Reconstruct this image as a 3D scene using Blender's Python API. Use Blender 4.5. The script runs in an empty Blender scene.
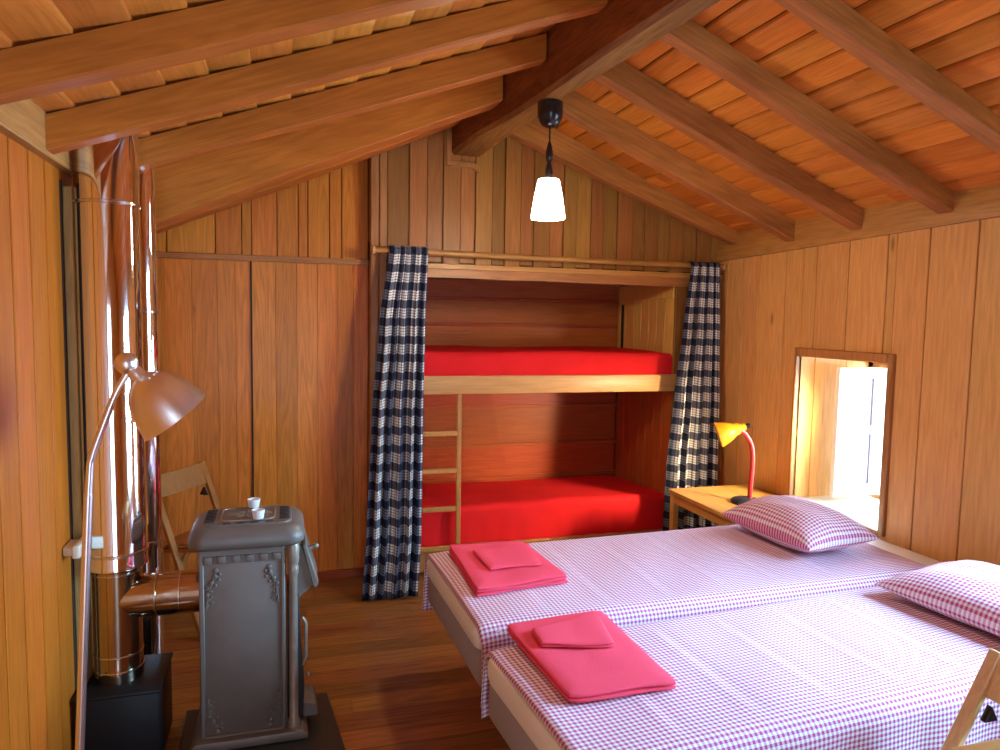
import bpy, bmesh, math, random
from mathutils import Vector, Matrix
random.seed(7)
C = bpy.context.scene.collection
PI = math.pi
XL, XR, YB, YF = -0.667, 2.63, 4.0, -1.6        # side walls, front of bunk alcove, wall behind the camera
YP = 4.10                                        # panelled wall left of the alcove

# ------------------------------------------------------------------ materials
def new_mat(name):
    m = bpy.data.materials.new(name); m.use_nodes = True
    nt = m.node_tree; b = nt.nodes['Principled BSDF']
    return m, nt, b

def plain(name, col, rough=.5, metal=0, spec=.5, noise=0, nscale=30, bump=0, bscale=80, coat=0):
    m, nt, b = new_mat(name)
    b.inputs['Base Color'].default_value = (*col, 1)
    b.inputs['Roughness'].default_value = rough
    b.inputs['Metallic'].default_value = metal
    b.inputs['Specular IOR Level'].default_value = spec
    b.inputs['Coat Weight'].default_value = coat
    tc = nt.nodes.new('ShaderNodeTexCoord')
    if noise:
        n = nt.nodes.new('ShaderNodeTexNoise'); n.inputs['Scale'].default_value = nscale
        n.inputs['Detail'].default_value = 5
        nt.links.new(tc.outputs['Object'], n.inputs['Vector'])
        r = nt.nodes.new('ShaderNodeValToRGB')
        r.color_ramp.elements[0].position = .3; r.color_ramp.elements[1].position = .7
        r.color_ramp.elements[0].color = (*[c * (1 - noise) for c in col], 1)
        r.color_ramp.elements[1].color = (*[min(1, c * (1 + noise)) for c in col], 1)
        nt.links.new(n.outputs['Fac'], r.inputs['Fac']); nt.links.new(r.outputs['Color'], b.inputs['Base Color'])
    if bump:
        n = nt.nodes.new('ShaderNodeTexNoise'); n.inputs['Scale'].default_value = bscale
        n.inputs['Detail'].default_value = 4
        nt.links.new(tc.outputs['Object'], n.inputs['Vector'])
        bp = nt.nodes.new('ShaderNodeBump'); bp.inputs['Strength'].default_value = bump; bp.inputs['Distance'].default_value = .01
        nt.links.new(n.outputs['Fac'], bp.inputs['Height']); nt.links.new(bp.outputs['Normal'], b.inputs['Normal'])
    return m

def wood(name, col, axis='Z', contrast=.35, vary=.25, rough=.38, rings=.5, spec=.45, hue=.012, knots=0., fine=1., stain=0., tilt=0.):
    """Varnished softwood: long grain along one axis, tone and grain differ from board to board (one mesh island each)."""
    m, nt, b = new_mat(name)
    N, L = nt.nodes.new, nt.links.new
    tc = N('ShaderNodeTexCoord'); geo = N('ShaderNodeNewGeometry')
    mul = N('ShaderNodeMath'); mul.operation = 'MULTIPLY'; mul.inputs[1].default_value = 37.
    L(geo.outputs['Random Per Island'], mul.inputs[0])
    add = N('ShaderNodeVectorMath'); add.operation = 'ADD'
    L(tc.outputs['Object'], add.inputs[0]); L(mul.outputs[0], add.inputs[1])
    mp = N('ShaderNodeMapping')
    s = {'X': (1.0, 14, 14), 'Y': (14, 1.0, 14), 'Z': (14, 14, 1.0)}[axis]
    mp.inputs['Scale'].default_value = s
    src = add.outputs[0]
    if tilt:
        vr = N('ShaderNodeVectorRotate'); vr.rotation_type = 'Y_AXIS'; vr.inputs['Angle'].default_value = tilt
        L(src, vr.inputs['Vector']); src = vr.outputs[0]
    L(src, mp.inputs['Vector'])
    n1 = N('ShaderNodeTexNoise'); n1.inputs['Scale'].default_value = 5 * fine; n1.inputs['Detail'].default_value = 7; n1.inputs['Roughness'].default_value = .62
    n1.inputs['Distortion'].default_value = .4
    L(mp.outputs[0], n1.inputs['Vector'])
    # cathedral figure: bands of a stretched noise
    n2 = N('ShaderNodeTexNoise'); n2.inputs['Scale'].default_value = .75; n2.inputs['Detail'].default_value = 1.5
    L(mp.outputs[0], n2.inputs['Vector'])
    k = N('ShaderNodeMath'); k.operation = 'MULTIPLY'; k.inputs[1].default_value = 95.
    L(n2.outputs['Fac'], k.inputs[0])
    sn = N('ShaderNodeMath'); sn.operation = 'SINE'; L(k.outputs[0], sn.inputs[0])
    k2 = N('ShaderNodeMath'); k2.operation = 'MULTIPLY_ADD'; k2.inputs[1].default_value = .11 * rings; k2.inputs[2].default_value = 0
    L(sn.outputs[0], k2.inputs[0])
    sm = N('ShaderNodeMath'); sm.operation = 'ADD'; L(n1.outputs['Fac'], sm.inputs[0]); L(k2.outputs[0], sm.inputs[1])
    ramp = N('ShaderNodeValToRGB'); e = ramp.color_ramp.elements
    e[0].position = .28; e[1].position = .72
    e[0].color = (*[c * (1 - contrast) for c in (col[0], col[1] * .93, col[2] * .85)], 1)
    e[1].color = (*[min(1, c * (1 + contrast * .55)) for c in col], 1)
    L(sm.outputs[0], ramp.inputs['Fac'])
    hsv = N('ShaderNodeHueSaturation')
    r2 = N('ShaderNodeMath'); r2.operation = 'MULTIPLY'; r2.inputs[1].default_value = 17.31; L(geo.outputs['Random Per Island'], r2.inputs[0])
    fr = N('ShaderNodeMath'); fr.operation = 'FRACT'; L(r2.outputs[0], fr.inputs[0])
    va = N('ShaderNodeMapRange'); va.inputs['To Min'].default_value = 1 - vary; va.inputs['To Max'].default_value = 1 + vary * .7
    L(fr.outputs[0], va.inputs['Value']); L(va.outputs[0], hsv.inputs['Value'])
    hu = N('ShaderNodeMapRange'); hu.inputs['To Min'].default_value = .5 - hue; hu.inputs['To Max'].default_value = .5 + hue
    L(geo.outputs['Random Per Island'], hu.inputs['Value']); L(hu.outputs[0], hsv.inputs['Hue'])
    L(ramp.outputs['Color'], hsv.inputs['Color'])
    out = hsv.outputs['Color']
    if stain:
        n3 = N('ShaderNodeTexNoise'); n3.inputs['Scale'].default_value = 2.2; n3.inputs['Detail'].default_value = 3
        mp3 = N('ShaderNodeMapping'); mp3.inputs['Scale'].default_value = {'X': (.6, 3, 3), 'Y': (3, .6, 3), 'Z': (3, 3, .6)}[axis]
        L(tc.outputs['Object'], mp3.inputs['Vector']); L(mp3.outputs[0], n3.inputs['Vector'])
        r3 = N('ShaderNodeValToRGB'); r3.color_ramp.elements[0].position = .35; r3.color_ramp.elements[1].position = .62
        r3.color_ramp.elements[0].color = (1 - stain, 1 - stain * 1.1, 1 - stain * 1.1, 1); r3.color_ramp.elements[1].color = (1, 1, 1, 1)
        L(n3.outputs['Fac'], r3.inputs['Fac'])
        mx = N('ShaderNodeMix'); mx.data_type = 'RGBA'; mx.blend_type = 'MULTIPLY'; mx.inputs[0].default_value = 1
        L(out, mx.inputs[6]); L(r3.outputs['Color'], mx.inputs[7]); out = mx.outputs[2]
    if knots:
        v = N('ShaderNodeTexVoronoi'); v.inputs['Scale'].default_value = 1.6
        mpk = N('ShaderNodeMapping'); mpk.inputs['Scale'].default_value = {'X': (1, 3, 3), 'Y': (3, 1, 3), 'Z': (3, 3, 1)}[axis]
        L(add.outputs[0], mpk.inputs['Vector']); L(mpk.outputs[0], v.inputs['Vector'])
        rk = N('ShaderNodeValToRGB'); rk.color_ramp.elements[0].position = .035; rk.color_ramp.elements[1].position = .075
        rk.color_ramp.elements[0].color = (.25, .15, .1, 1); rk.color_ramp.elements[1].color = (1, 1, 1, 1)
        L(v.outputs['Distance'], rk.inputs['Fac'])
        mx = N('ShaderNodeMix'); mx.data_type = 'RGBA'; mx.blend_type = 'MULTIPLY'; mx.inputs[0].default_value = knots
        L(out, mx.inputs[6]); L(rk.outputs['Color'], mx.inputs[7]); out = mx.outputs[2]
    L(out, b.inputs['Base Color'])
    b.inputs['Roughness'].default_value = rough
    b.inputs['Specular IOR Level'].default_value = spec
    bp = N('ShaderNodeBump'); bp.inputs['Strength'].default_value = .12; bp.inputs['Distance'].default_value = .004
    L(n1.outputs['Fac'], bp.inputs['Height']); L(bp.outputs['Normal'], b.inputs['Normal'])
    return m

def check_coords(nt):
    uv = nt.nodes.new('ShaderNodeUVMap'); sep = nt.nodes.new('ShaderNodeSeparateXYZ')
    nt.links.new(uv.outputs['UV'], sep.inputs[0]); return sep

def gingham(name, col, period):
    m, nt, b = new_mat(name); N, L = nt.nodes.new, nt.links.new
    sep = check_coords(nt); bands = []
    for ax in (0, 1):
        d = N('ShaderNodeMath'); d.operation = 'DIVIDE'; d.inputs[1].default_value = period; L(sep.outputs[ax], d.inputs[0])
        f = N('ShaderNodeMath'); f.operation = 'FRACT'; L(d.outputs[0], f.inputs[0])
        g = N('ShaderNodeMath'); g.operation = 'GREATER_THAN'; g.inputs[1].default_value = .5; L(f.outputs[0], g.inputs[0]); bands.append(g)
    s = N('ShaderNodeMath'); s.operation = 'ADD'; L(bands[0].outputs[0], s.inputs[0]); L(bands[1].outputs[0], s.inputs[1])
    h = N('ShaderNodeMath'); h.operation = 'MULTIPLY'; h.inputs[1].default_value = .5; L(s.outputs[0], h.inputs[0])
    r = N('ShaderNodeValToRGB'); e = r.color_ramp.elements
    e[0].color = (.86, .84, .86, 1); e[1].color = (*col, 1)
    mid = e.new(.5); mid.color = (*[.5 * c + .40 for c in col], 1)
    L(h.outputs[0], r.inputs['Fac']); L(r.outputs['Color'], b.inputs['Base Color'])
    b.inputs['Roughness'].default_value = .9; b.inputs['Specular IOR Level'].default_value = .15
    return m

def plaid(name, period):
    """White cotton with broad navy-black checks and thin pin lines between them."""
    m, nt, b = new_mat(name); N, L = nt.nodes.new, nt.links.new
    sep = check_coords(nt); tot = None
    for ax in (0, 1):
        d = N('ShaderNodeMath'); d.operation = 'DIVIDE'; d.inputs[1].default_value = period; L(sep.outputs[ax], d.inputs[0])
        f = N('ShaderNodeMath'); f.operation = 'FRACT'; L(d.outputs[0], f.inputs[0])
        r = N('ShaderNodeValToRGB'); r.color_ramp.interpolation = 'CONSTANT'; e = r.color_ramp.elements
        e[0].position = 0; e[0].color = (1, 1, 1, 1); e[1].position = .46; e[1].color = (0, 0, 0, 1)
        for p, v in ((.55, .75), (.60, 0), (.70, .75), (.75, 0), (.85, .75), (.90, 0)):
            x = e.new(p); x.color = (v, v, v, 1)
        L(f.outputs[0], r.inputs['Fac'])
        if tot is None: tot = r
        else:
            a = N('ShaderNodeMath'); a.operation = 'ADD'; L(tot.outputs['Color'], a.inputs[0]); L(r.outputs['Color'], a.inputs[1])
            h = N('ShaderNodeMath'); h.operation = 'MULTIPLY'; h.inputs[1].default_value = .5; L(a.outputs[0], h.inputs[0])
    r = N('ShaderNodeValToRGB'); e = r.color_ramp.elements
    e[0].color = (.84, .81, .74, 1); e[1].color = (.012, .014, .03, 1)
    mid = e.new(.5); mid.color = (.125, .125, .16, 1)
    L(h.outputs[0], r.inputs['Fac']); L(r.outputs['Color'], b.inputs['Base Color'])
    b.inputs['Roughness'].default_value = .9; b.inputs['Specular IOR Level'].default_value = .15
    # thin cotton lets some light through
    b.inputs['Transmission Weight'].default_value = 0
    return m

M = {}
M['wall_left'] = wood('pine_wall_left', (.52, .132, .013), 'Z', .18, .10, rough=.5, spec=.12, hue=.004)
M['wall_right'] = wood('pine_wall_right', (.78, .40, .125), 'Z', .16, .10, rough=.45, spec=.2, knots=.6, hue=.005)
M['panel'] = wood('pine_panel', (.66, .225, .036), 'Z', .22, .16, rough=.30, spec=.22, knots=.8, rings=.9, hue=.006)
M['gable'] = wood('pine_gable', (.36, .152, .037), 'Z', .22, .26, rough=.4, spec=.25)
M['boards'] = wood('ceiling_board', (.64, .20, .030), 'Y', .20, .17, rough=.5, spec=.15, hue=.006)
M['rafter_left'] = wood('rafter_wood_left', (.54, .165, .026), 'X', .20, .12, rough=.5, spec=.15, stain=.22, tilt=math.atan(.36), rings=.7)
M['rafter_right'] = wood('rafter_wood_right', (.48, .19, .052), 'X', .22, .14, rough=.5, spec=.15, stain=.30, tilt=-math.atan(.41), rings=.7)
M['ridge'] = wood('ridge_wood', (.30, .112, .026), 'Y', .40, .1, rough=.55, spec=.2, stain=.3)
M['trim_x'] = wood('trim_along', (.52, .21, .055), 'X', .3, .2, rough=.42)
M['trim_y'] = wood('trim_deep', (.50, .21, .06), 'Y', .3, .2, rough=.42)
M['trim_z'] = wood('trim_up', (.50, .21, .06), 'Z', .3, .2, rough=.42)
M['batten'] = wood('pale_batten', (.56, .38, .13), 'Z', .3, .1, rough=.45)
M['red_x'] = wood('mahogany_boards', (.42, .085, .020), 'X', .22, .12, rough=.4, spec=.3)
M['red_z'] = wood('mahogany_side', (.42, .095, .022), 'Z', .22, .12, rough=.4, spec=.3)
M['alcove_pale'] = wood('alcove_pale_boards', (.78, .42, .10), 'Z', .2, .16, rough=.4)
M['floor'] = wood('floor_board', (.33, .13, .033), 'X', .42, .28, rough=.34, rings=.8, fine=.8)
M['pale_x'] = wood('beech_along', (.66, .36, .12), 'X', .16, .1, rough=.4)
M['pale_y'] = wood('beech_deep', (.66, .36, .10), 'Y', .16, .1, rough=.4)
M['pale_z'] = wood('beech_up', (.66, .36, .10), 'Z', .16, .1, rough=.4)
M['chair'] = wood('beech_chair_lit', (.80, .54, .28), 'Z', .16, .1, rough=.45)  # chair wood lightened, the daylight on this chair put into its colour
M['chair_shaded'] = wood('beech_chair_shaded', (.36, .13, .03), 'Z', .16, .1, rough=.45)  # same chair wood, darkened in colour for the shade behind the stove
M['ladder'] = wood('ladder_pine', (.50, .24, .07), 'Z', .2, .1, rough=.45)
M['gap'] = plain('dark_gap', (.03, .012, .005), .9)
M['sill'] = wood('pale_sill', (.74, .56, .36), 'Y', .12, .06, rough=.35)
M['white_paint'] = plain('white_gloss_paint', (.86, .84, .80), .35)
M['slit'] = plain('shutter_slit', (.10, .06, .12), .7)
M['steel'] = plain('polished_steel', (.93, .92, .95), .06, 1)
M['steel_band'] = plain('steel_band', (.75, .72, .68), .18, 1)
M['bronzed'] = plain('heat_tinted_steel', (.52, .40, .28), .13, 1, noise=.12, nscale=6)
M['brushed'] = plain('brushed_nickel', (.88, .80, .76), .32, 1)
M['pole'] = plain('lamp_pole_metal', (.90, .82, .83), .28, 1)
M['iron'] = plain('cast_iron', (.165, .138, .118), .48, .25, noise=.10, nscale=9, bump=.05, bscale=220)
M['iron_light'] = plain('worn_iron', (.27, .215, .17), .42, .3, noise=.18, nscale=22, bump=.08, bscale=160)
M['iron_black'] = plain('black_iron', (.03, .03, .032), .5, .2)
M['black_gloss'] = plain('black_enamel', (.010, .010, .011), .45, spec=.25)
M['plate'] = plain('hearth_plate', (.022, .022, .025), .38)
M['black_plastic'] = plain('black_plastic', (.012, .011, .012), .22)
M['navy'] = plain('dark_blue_plastic', (.018, .022, .04), .35)
M['yellow'] = plain('yellow_enamel', (.60, .235, .008), .3)
M['red_tube'] = plain('red_enamel', (.50, .025, .02), .32)
M['white_ceramic'] = plain('white_ceramic', (.82, .80, .77), .3)
M['white_plastic'] = plain('white_plastic', (.70, .60, .46), .4)
M['bedding_red'] = plain('red_bedspread', (.70, .014, .018), .85, spec=.15, noise=.06, nscale=6, bump=.12, bscale=260)
M['towel'] = plain('coral_towel', (.90, .085, .145), .95, spec=.1, bump=.3, bscale=420)
M['mattress'] = plain('cream_ticking', (.90, .86, .76), .9, spec=.1, bump=.25, bscale=50)
M['sheet'] = plain('white_sheet', (.88, .90, .93), .9, spec=.1)
M['divan'] = plain('grey_divan_fabric', (.40, .365, .37), .9, spec=.1, bump=.2, bscale=300)
M['gingham'] = gingham('pink_gingham', (.50, .06, .25), .0145)
M['gingham_pillow'] = gingham('pink_gingham_pillow', (.56, .05, .21), .0165)
M['plaid'] = plaid('navy_plaid', .096)
mm, nt, b = new_mat('lit_shade')
b.inputs['Base Color'].default_value = (.95, .95, .92, 1)
b.inputs['Emission Color'].default_value = (1, .97, .88, 1); b.inputs['Emission Strength'].default_value = 9
M['lit'] = mm
mm, nt, b = new_mat('window_glass')
b.inputs['Base Color'].default_value = (1, 1, 1, 1); b.inputs['Transmission Weight'].default_value = 1; b.inputs['Roughness'].default_value = 0
b.inputs['IOR'].default_value = 1.45
M['glass'] = mm

# ------------------------------------------------------------------ mesh helpers
class MB:
    def __init__(self): self.bm = bmesh.new(); self.uv = None
    def box(self, lo, hi, mi=0, bev=0, rot=None, piv=None, seg=1):
        bm = self.bm
        r = bmesh.ops.create_cube(bm, size=1)
        vs = r['verts']
        for v in vs:
            v.co = Vector([lo[i] + (v.co[i] + .5) * (hi[i] - lo[i]) for i in range(3)])
        fs = list({f for v in vs for f in v.link_faces})
        for f in fs: f.material_index = mi
        if bev:
            es = list({e for v in vs for e in v.link_edges})
            rr = bmesh.ops.bevel(bm, geom=es, offset=bev, segments=seg, affect='EDGES', profile=.5)
            vs = list({v for f in rr['faces'] for v in f.verts} | {v for v in vs if v.is_valid})
            for f in rr['faces']: f.material_index = mi
        if rot is not None:
            bmesh.ops.rotate(bm, verts=vs, cent=piv or Vector((0, 0, 0)), matrix=rot)
        return vs
    def prism(self, poly, axis, a, b, mi=0, bev=0, seg=1):
        """Closed polygon (2-D points) pushed along an axis: 'y' takes (x,z), 'x' takes (y,z), 'z' takes (x,y)."""
        bm = self.bm
        def P(p, t):
            return {'y': (p[0], t, p[1]), 'x': (t, p[0], p[1]), 'z': (p[0], p[1], t)}[axis]
        A = [bm.verts.new(P(p, a)) for p in poly]; B = [bm.verts.new(P(p, b)) for p in poly]
        n = len(poly); fs = [bm.faces.new(A[::-1]), bm.faces.new(B)]
        for i in range(n): fs.append(bm.faces.new((A[i], A[(i + 1) % n], B[(i + 1) % n], B[i])))
        bmesh.ops.recalc_face_normals(bm, faces=fs)
        for f in fs: f.material_index = mi
        if bev:
            es = list({e for f in fs for e in f.edges})
            rr = bmesh.ops.bevel(bm, geom=es, offset=bev, segments=seg, affect='EDGES', profile=.5)
            for f in rr['faces']: f.material_index = mi
        return A + B
    def loft(self, rings, closed=True, cap=True, mi=0, uvs=None):
        bm = self.bm
        R = [[bm.verts.new(p) for p in ring] for ring in rings]
        n = len(rings[0]); fs = []
        if uvs and self.uv is None: self.uv = bm.loops.layers.uv.new('UVMap')
        for i in range(len(R) - 1):
            for j in range(n if closed else n - 1):
                k = (j + 1) % n
                f = bm.faces.new((R[i][j], R[i][k], R[i + 1][k], R[i + 1][j])); f.material_index = mi; f.smooth = True; fs.append(f)
                if uvs:
                    for lp, (a, c) in zip(f.loops, ((i, j), (i, k), (i + 1, k), (i + 1, j))): lp[self.uv].uv = uvs[a][c]
        if cap and closed:
            for ring, rev in ((R[0], True), (R[-1], False)):
                f = bm.faces.new(ring[::-1] if rev else ring); f.material_index = mi; fs.append(f)
        return fs
    def lathe(self, prof, cen, n=32, mi=0, axis=(0, 0, 1), cap=True):
        """Profile of (radius, height) turned about an axis through cen."""
        q = Vector((0, 0, 1)).rotation_difference(Vector(axis).normalized())
        rings = []
        for r, h in prof:
            r = max(r, 1e-4)
            rings.append([Vector(cen) + q @ Vector((r * math.cos(2 * PI * k / n), r * math.sin(2 * PI * k / n), h)) for k in range(n)])
        return self.loft(rings, mi=mi, cap=cap)
    def tube(self, pts, rad, n=12, mi=0):
        pts = [Vector(p) for p in pts]; rings = []; up = None
        for i, p in enumerate(pts):
            t = (pts[min(i + 1, len(pts) - 1)] - pts[max(i - 1, 0)]).normalized()
            if up is None:
                up = t.orthogonal().normalized()
            up = (up - t * up.dot(t)).normalized(); s = t.cross(up)
            r = rad[i] if isinstance(rad, (list, tuple)) else rad
            rings.append([p + r * (math.cos(2 * PI * k / n) * up + math.sin(2 * PI * k / n) * s) for k in range(n)])
        return self.loft(rings, mi=mi)
    def bar(self, a, b, w, h, mi=0, bev=0, up=(0, 0, 1)):
        """Straight bar of section w x h from a to b."""
        a, b = Vector(a), Vector(b); t = (b - a).normalized(); s = t.cross(Vector(up)).normalized(); u = s.cross(t)
        R = []
        for p in (a, b): R.append([p + s * i * w / 2 + u * j * h / 2 for i, j in ((-1, -1), (1, -1), (1, 1), (-1, 1))])
        fs = self.loft(R, mi=mi)
        for f in fs: f.smooth = False
        bmesh.ops.recalc_face_normals(self.bm, faces=fs)
        if bev:
            es = list({e for f in fs for e in f.edges})
            rr = bmesh.ops.bevel(self.bm, geom=es, offset=bev, segments=1, affect='EDGES')
            for f in rr['faces']: f.material_index = mi
    def build(self, name, mats, parent=None, smooth=None):
        bm = self.bm
        bmesh.ops.recalc_face_normals(bm, faces=bm.faces[:])
        me = bpy.data.meshes.new(name); bm.to_mesh(me); bm.free()
        o = bpy.data.objects.new(name, me); C.objects.link(o)
        for m in (mats if isinstance(mats, (list, tuple)) else [mats]): me.materials.append(m)
        if smooth:
            for p in me.polygons: p.use_smooth = True
        me.set_sharp_from_angle(angle=math.radians(38))
        if parent is not None:
            o.parent = parent
            o.matrix_parent_inverse = Matrix.Translation(-Vector(parent.location))
        return o

def tag(o, label, cat, group=None):
    o['label'] = label; o['category'] = cat
    if group: o['group'] = group
    return o
def struct(o): o['kind'] = 'structure'; return o
def thing(name, loc, label, cat, group=None):
    o = bpy.data.objects.new(name, None); o.empty_display_size = .1; C.objects.link(o); o.location = loc
    return tag(o, label, cat, group)
def subsurf(o, n=2):
    m = o.modifiers.new('smooth', 'SUBSURF'); m.levels = n; m.render_levels = n
    for p in o.data.polygons: p.use_smooth = True

# ------------------------------------------------------------------ room shell
def ceil_left(x): return 2.028 + .362 * (x - XL)
def ceil_right(x): return 2.022 + .422 * (XR - x)

# floor: boards running across the room
m = MB(); y = YF
while y < YP + .02:
    w = .118; x = XL - .05 - random.random() * .9
    while x < XR + .1:
        l = .9 + random.random() * .5
        m.box((max(x, XL - .06), y, -.03), (min(x + l - .001, XR + .06), y + w - .0012, 0), 0, .0008)
        x += l
        if x > XR + .06: break
    y += w
m.box((XL - .1, YF - .1, -.06), (XR + .1, 5.0, -.031), 1)
struct(m.build('floor', [M['floor'], M['gap']]))

WIN2 = (.68, 1.84, .80, 1.80)                    # assumed unseen window beside the camera, put in to light the beds
def board_wall_x(name, x, face, ys, z0, z1, mat, hole=None, th=.02, gap=.005):
    """Upright boards on a wall of constant x; face = +1 when the room lies towards +x."""
    m = MB(); holes = hole or []
    for a, b in zip(ys[:-1], ys[1:]):
        hole = next((h for h in holes if a < h[1] - .001 and b > h[0] + .001), None)
        lo, hi = (x - th, x) if face > 0 else (x, x + th)
        dz = [(z0, z1)]
        if hole:
            if a < hole[0]:
                m.box((lo, a + gap / 2, z0), (hi, hole[0], z1), 0, .003)
            if b > hole[1]:
                m.box((lo, hole[1], z0), (hi, b - gap / 2, z1), 0, .003)
            aa, bb = max(a, hole[0]), min(b, hole[1])
            m.box((lo, aa + gap / 2, z0), (hi, bb - gap / 2, hole[2]), 0, .003)
            m.box((lo, aa + gap / 2, hole[3]), (hi, bb - gap / 2, z1), 0, .003)
            continue
        m.box((lo, a + gap / 2, z0), (hi, b - gap / 2, z1), 0, .003)
    # masonry behind the boards, with the same opening
    b0, b1 = (x - th - .12, x - th) if face > 0 else (x + th, x + th + .10)
    if holes:
        cur = ys[0]
        for h in sorted(holes):
            h0, h1, h2, h3 = h[0] - .024, h[1] + .024, h[2] - .034, h[3] + .024
            m.box((b0, cur, z0), (b1, h0, z1 + .6), 1); m.box((b0, h0, z0), (b1, h1, h2), 1); m.box((b0, h0, h3), (b1, h1, z1 + .6), 1)
            cur = h1
        m.box((b0, cur, z0), (b1, ys[-1], z1 + .6), 1)
    else:
        m.box((b0, ys[0], z0), (b1, ys[-1], z1 + .3), 1)
    return struct(m.build(name, [mat, M['gap']]))

WIN = (2.622, 3.228, .545, 1.318)
ysr = [4.12, 4.0, 3.904, 3.742, 3.60, 3.366, 3.13, 2.908, 2.672, 2.45, 2.224]
while ysr[-1] > YF: ysr.append(ysr[-1] - random.uniform(.19, .24))
ysr = ysr[::-1]
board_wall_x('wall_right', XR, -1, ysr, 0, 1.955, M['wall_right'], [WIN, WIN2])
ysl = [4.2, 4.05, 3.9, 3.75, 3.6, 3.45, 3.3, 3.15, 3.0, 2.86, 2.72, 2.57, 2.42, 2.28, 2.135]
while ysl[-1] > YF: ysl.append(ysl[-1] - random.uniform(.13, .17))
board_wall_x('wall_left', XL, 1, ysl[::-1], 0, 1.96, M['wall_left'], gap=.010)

# wall plates under the roof
m = MB(); m.prism([(XR - .022, 1.868), (XR + .02, 1.868), (XR + .02, 2.045), (XR - .022, 2.03)], 'y', 2.1, YB, 0, .002)
for v in m.bm.verts:
    if v.co.y < 3: v.co.z += .047 if v.co.z < 1.95 else .02
m.prism([(XR - .022, 1.915), (XR + .02, 1.915), (XR + .02, 2.06), (XR - .022, 2.05)], 'y', YF, 2.1, 0, .002)
struct(m.build('trim_1', M['trim_y']))
m = MB(); m.box((XL - .02, YF, 1.930), (XL + .03, 4.2, 2.08), 0, .003); struct(m.build('trim_2', M['trim_y']))

# panelled wall left of the bunks: tall boards below a ledge, shorter ones above
m = MB()
xs = [XL, -.60, -.47, -.345, -.255, -.173, -.05, .06, .17, .275, .365, .445]
for a, b in zip(xs[:-1], xs[1:]):
    m.box((a + .0004, YP, .045), (b - .0004, YP + .02, 1.775), 0, .0014)
xs2 = [XL, -.585, -.35, -.22, -.17, -.04, .07, .12, .235, .30, .445]
for a, b in zip(xs2[:-1], xs2[1:]):
    m.box((a + .002, YP - .004, 1.80), (b - .002, YP + .02, 2.75), 0, .003)
m.box((XL - .1, YP + .02, 0), (.50, YP + .08, 2.9), 1)
m.box((-.178, YP - .008, .045), (-.170, YP + .001, 1.775), 1)
struct(m.build('wall_back_left', [M['panel'], M['gap']]))
m = MB(); m.box((XL, YP - .022, 1.772), (.448, YP + .01, 1.803), 0, .004); struct(m.build('trim_3', M['trim_x']))
m = MB(); m.box((XL, YP - .012, 0), (.448, YP + .01, .045), 0, .003); struct(m.build('baseboard_back', M['red_x']))
# corner post of the alcove
m = MB(); m.box((.448, YB - .005, 0), (.492, YP + .05, 2.75), 0, .004); m.box((.494, YB - .012, 0), (.536, YP, 2.75), 0, .004)
struct(m.build('trim_4', M['trim_z']))

# gable boards over the alcove
m = MB(); x = .538
ws = [.118, .10, .09, .10, .085, .10, .075, .095, .08, .10, .085, .08, .095, .08, .09, .10, .085, .09, .08, .10, .09, .1, .09, .1, .095, .09, .1, .09]
for i, w in enumerate(ws):
    b = min(x + w, XR)
    pr = i % 2 == 1
    m.box((x + .0015, YB - (.008 if pr else 0), 1.786 if pr else 1.797), (b - .0015, YB + .02, 2.75), 0, .002)
    x = b
    if x >= XR - .002: break
m.box((.48, YB + .02, 1.71), (XR + .1, YB + .08, 2.9), 1)
struct(m.build('wall_back', [M['gable'], M['gap']]))
# lintel board and the rail above it
m = MB(); n = 14; R = []
for i in range(n + 1):
    t = i / n; x = .536 + t * (XR - .536); z0 = 1.712 - .008 * t + random.uniform(-.002, .002); z1 = 1.782 - .006 * t
    R.append([(x, YB - .03, z0), (x, YB + .06, z0), (x, YB + .06, z1), (x, YB - .03, z1)])
for f in m.loft(R): f.smooth = False
m.box((.536, YB - .036, 1.758), (XR, YB - .008, 1.789), 0, .003)
struct(m.build('trim_5', M['trim_x']))

# bunk alcove
AXL, AXR, AYB = .545, 2.33, 4.80
m = MB(); z = 0
for i, zz in enumerate([0, .16, .38, .608, .881, 1.075, 1.269, 1.45, 1.625, 1.80]):
    if i == 0: continue
    m.box((AXL, AYB + .006, z + .001), (AXR, AYB + .03, zz - .001), 0, .002)
    m.box((AXL, AYB - .014, zz - .018), (AXR, AYB + .006, zz + .004), 0, .004)
    z = zz
m.box((AXL - .1, AYB + .03, 0), (AXR + .45, AYB + .1, 2.0), 1)
struct(m.build('wall_alcove_back', [M['red_x'], M['gap']]))
m = MB(); y = 4.025
while y < AYB - .01:
    b = min(y + .108, AYB)
    m.box((AXR, y + .0015, 0), (AXR + .02, b - .0015, 1.13), 0, .002)
    m.box((AXR, y + .002, 1.13), (AXR + .02, b - .002, 1.64), 1, .002)
    y = b
m.box((AXR - .012, AYB - .055, 1.13), (AXR + .02, AYB - .006, 1.73), 1, .003)
m.box((AXR - .010, AYB - .085, 1.16), (AXR + .0, AYB - .060, 1.60), 2)
m.box((AXR - .010, 4.025, 1.635), (AXR + .02, AYB - .056, 1.73), 1, .003)
m.box((AXR + .02, 4.03, 0), (AXR + .1, AYB + .05, 1.70), 2)
struct(m.build('wall_alcove_right', [M['red_z'], M['alcove_pale'], M['gap']]))
m = MB(); m.box((AXR, YB + .002, 0), (XR + .02, YB + .024, 1.72), 0, .002); struct(m.build('wall_alcove_front', M['gable']))
m = MB(); m.box((AXL - .05, YP + .02, 0), (AXL, AYB + .05, 1.9), 0); struct(m.build('wall_alcove_left', M['red_z']))
m = MB()
for i in range(5): m.box((AXL - .03, YB + .02 + i * .16, 1.757), (AXR + .05, YB + .02 + i * .16 + .158, 1.777), 0, .002)
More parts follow.
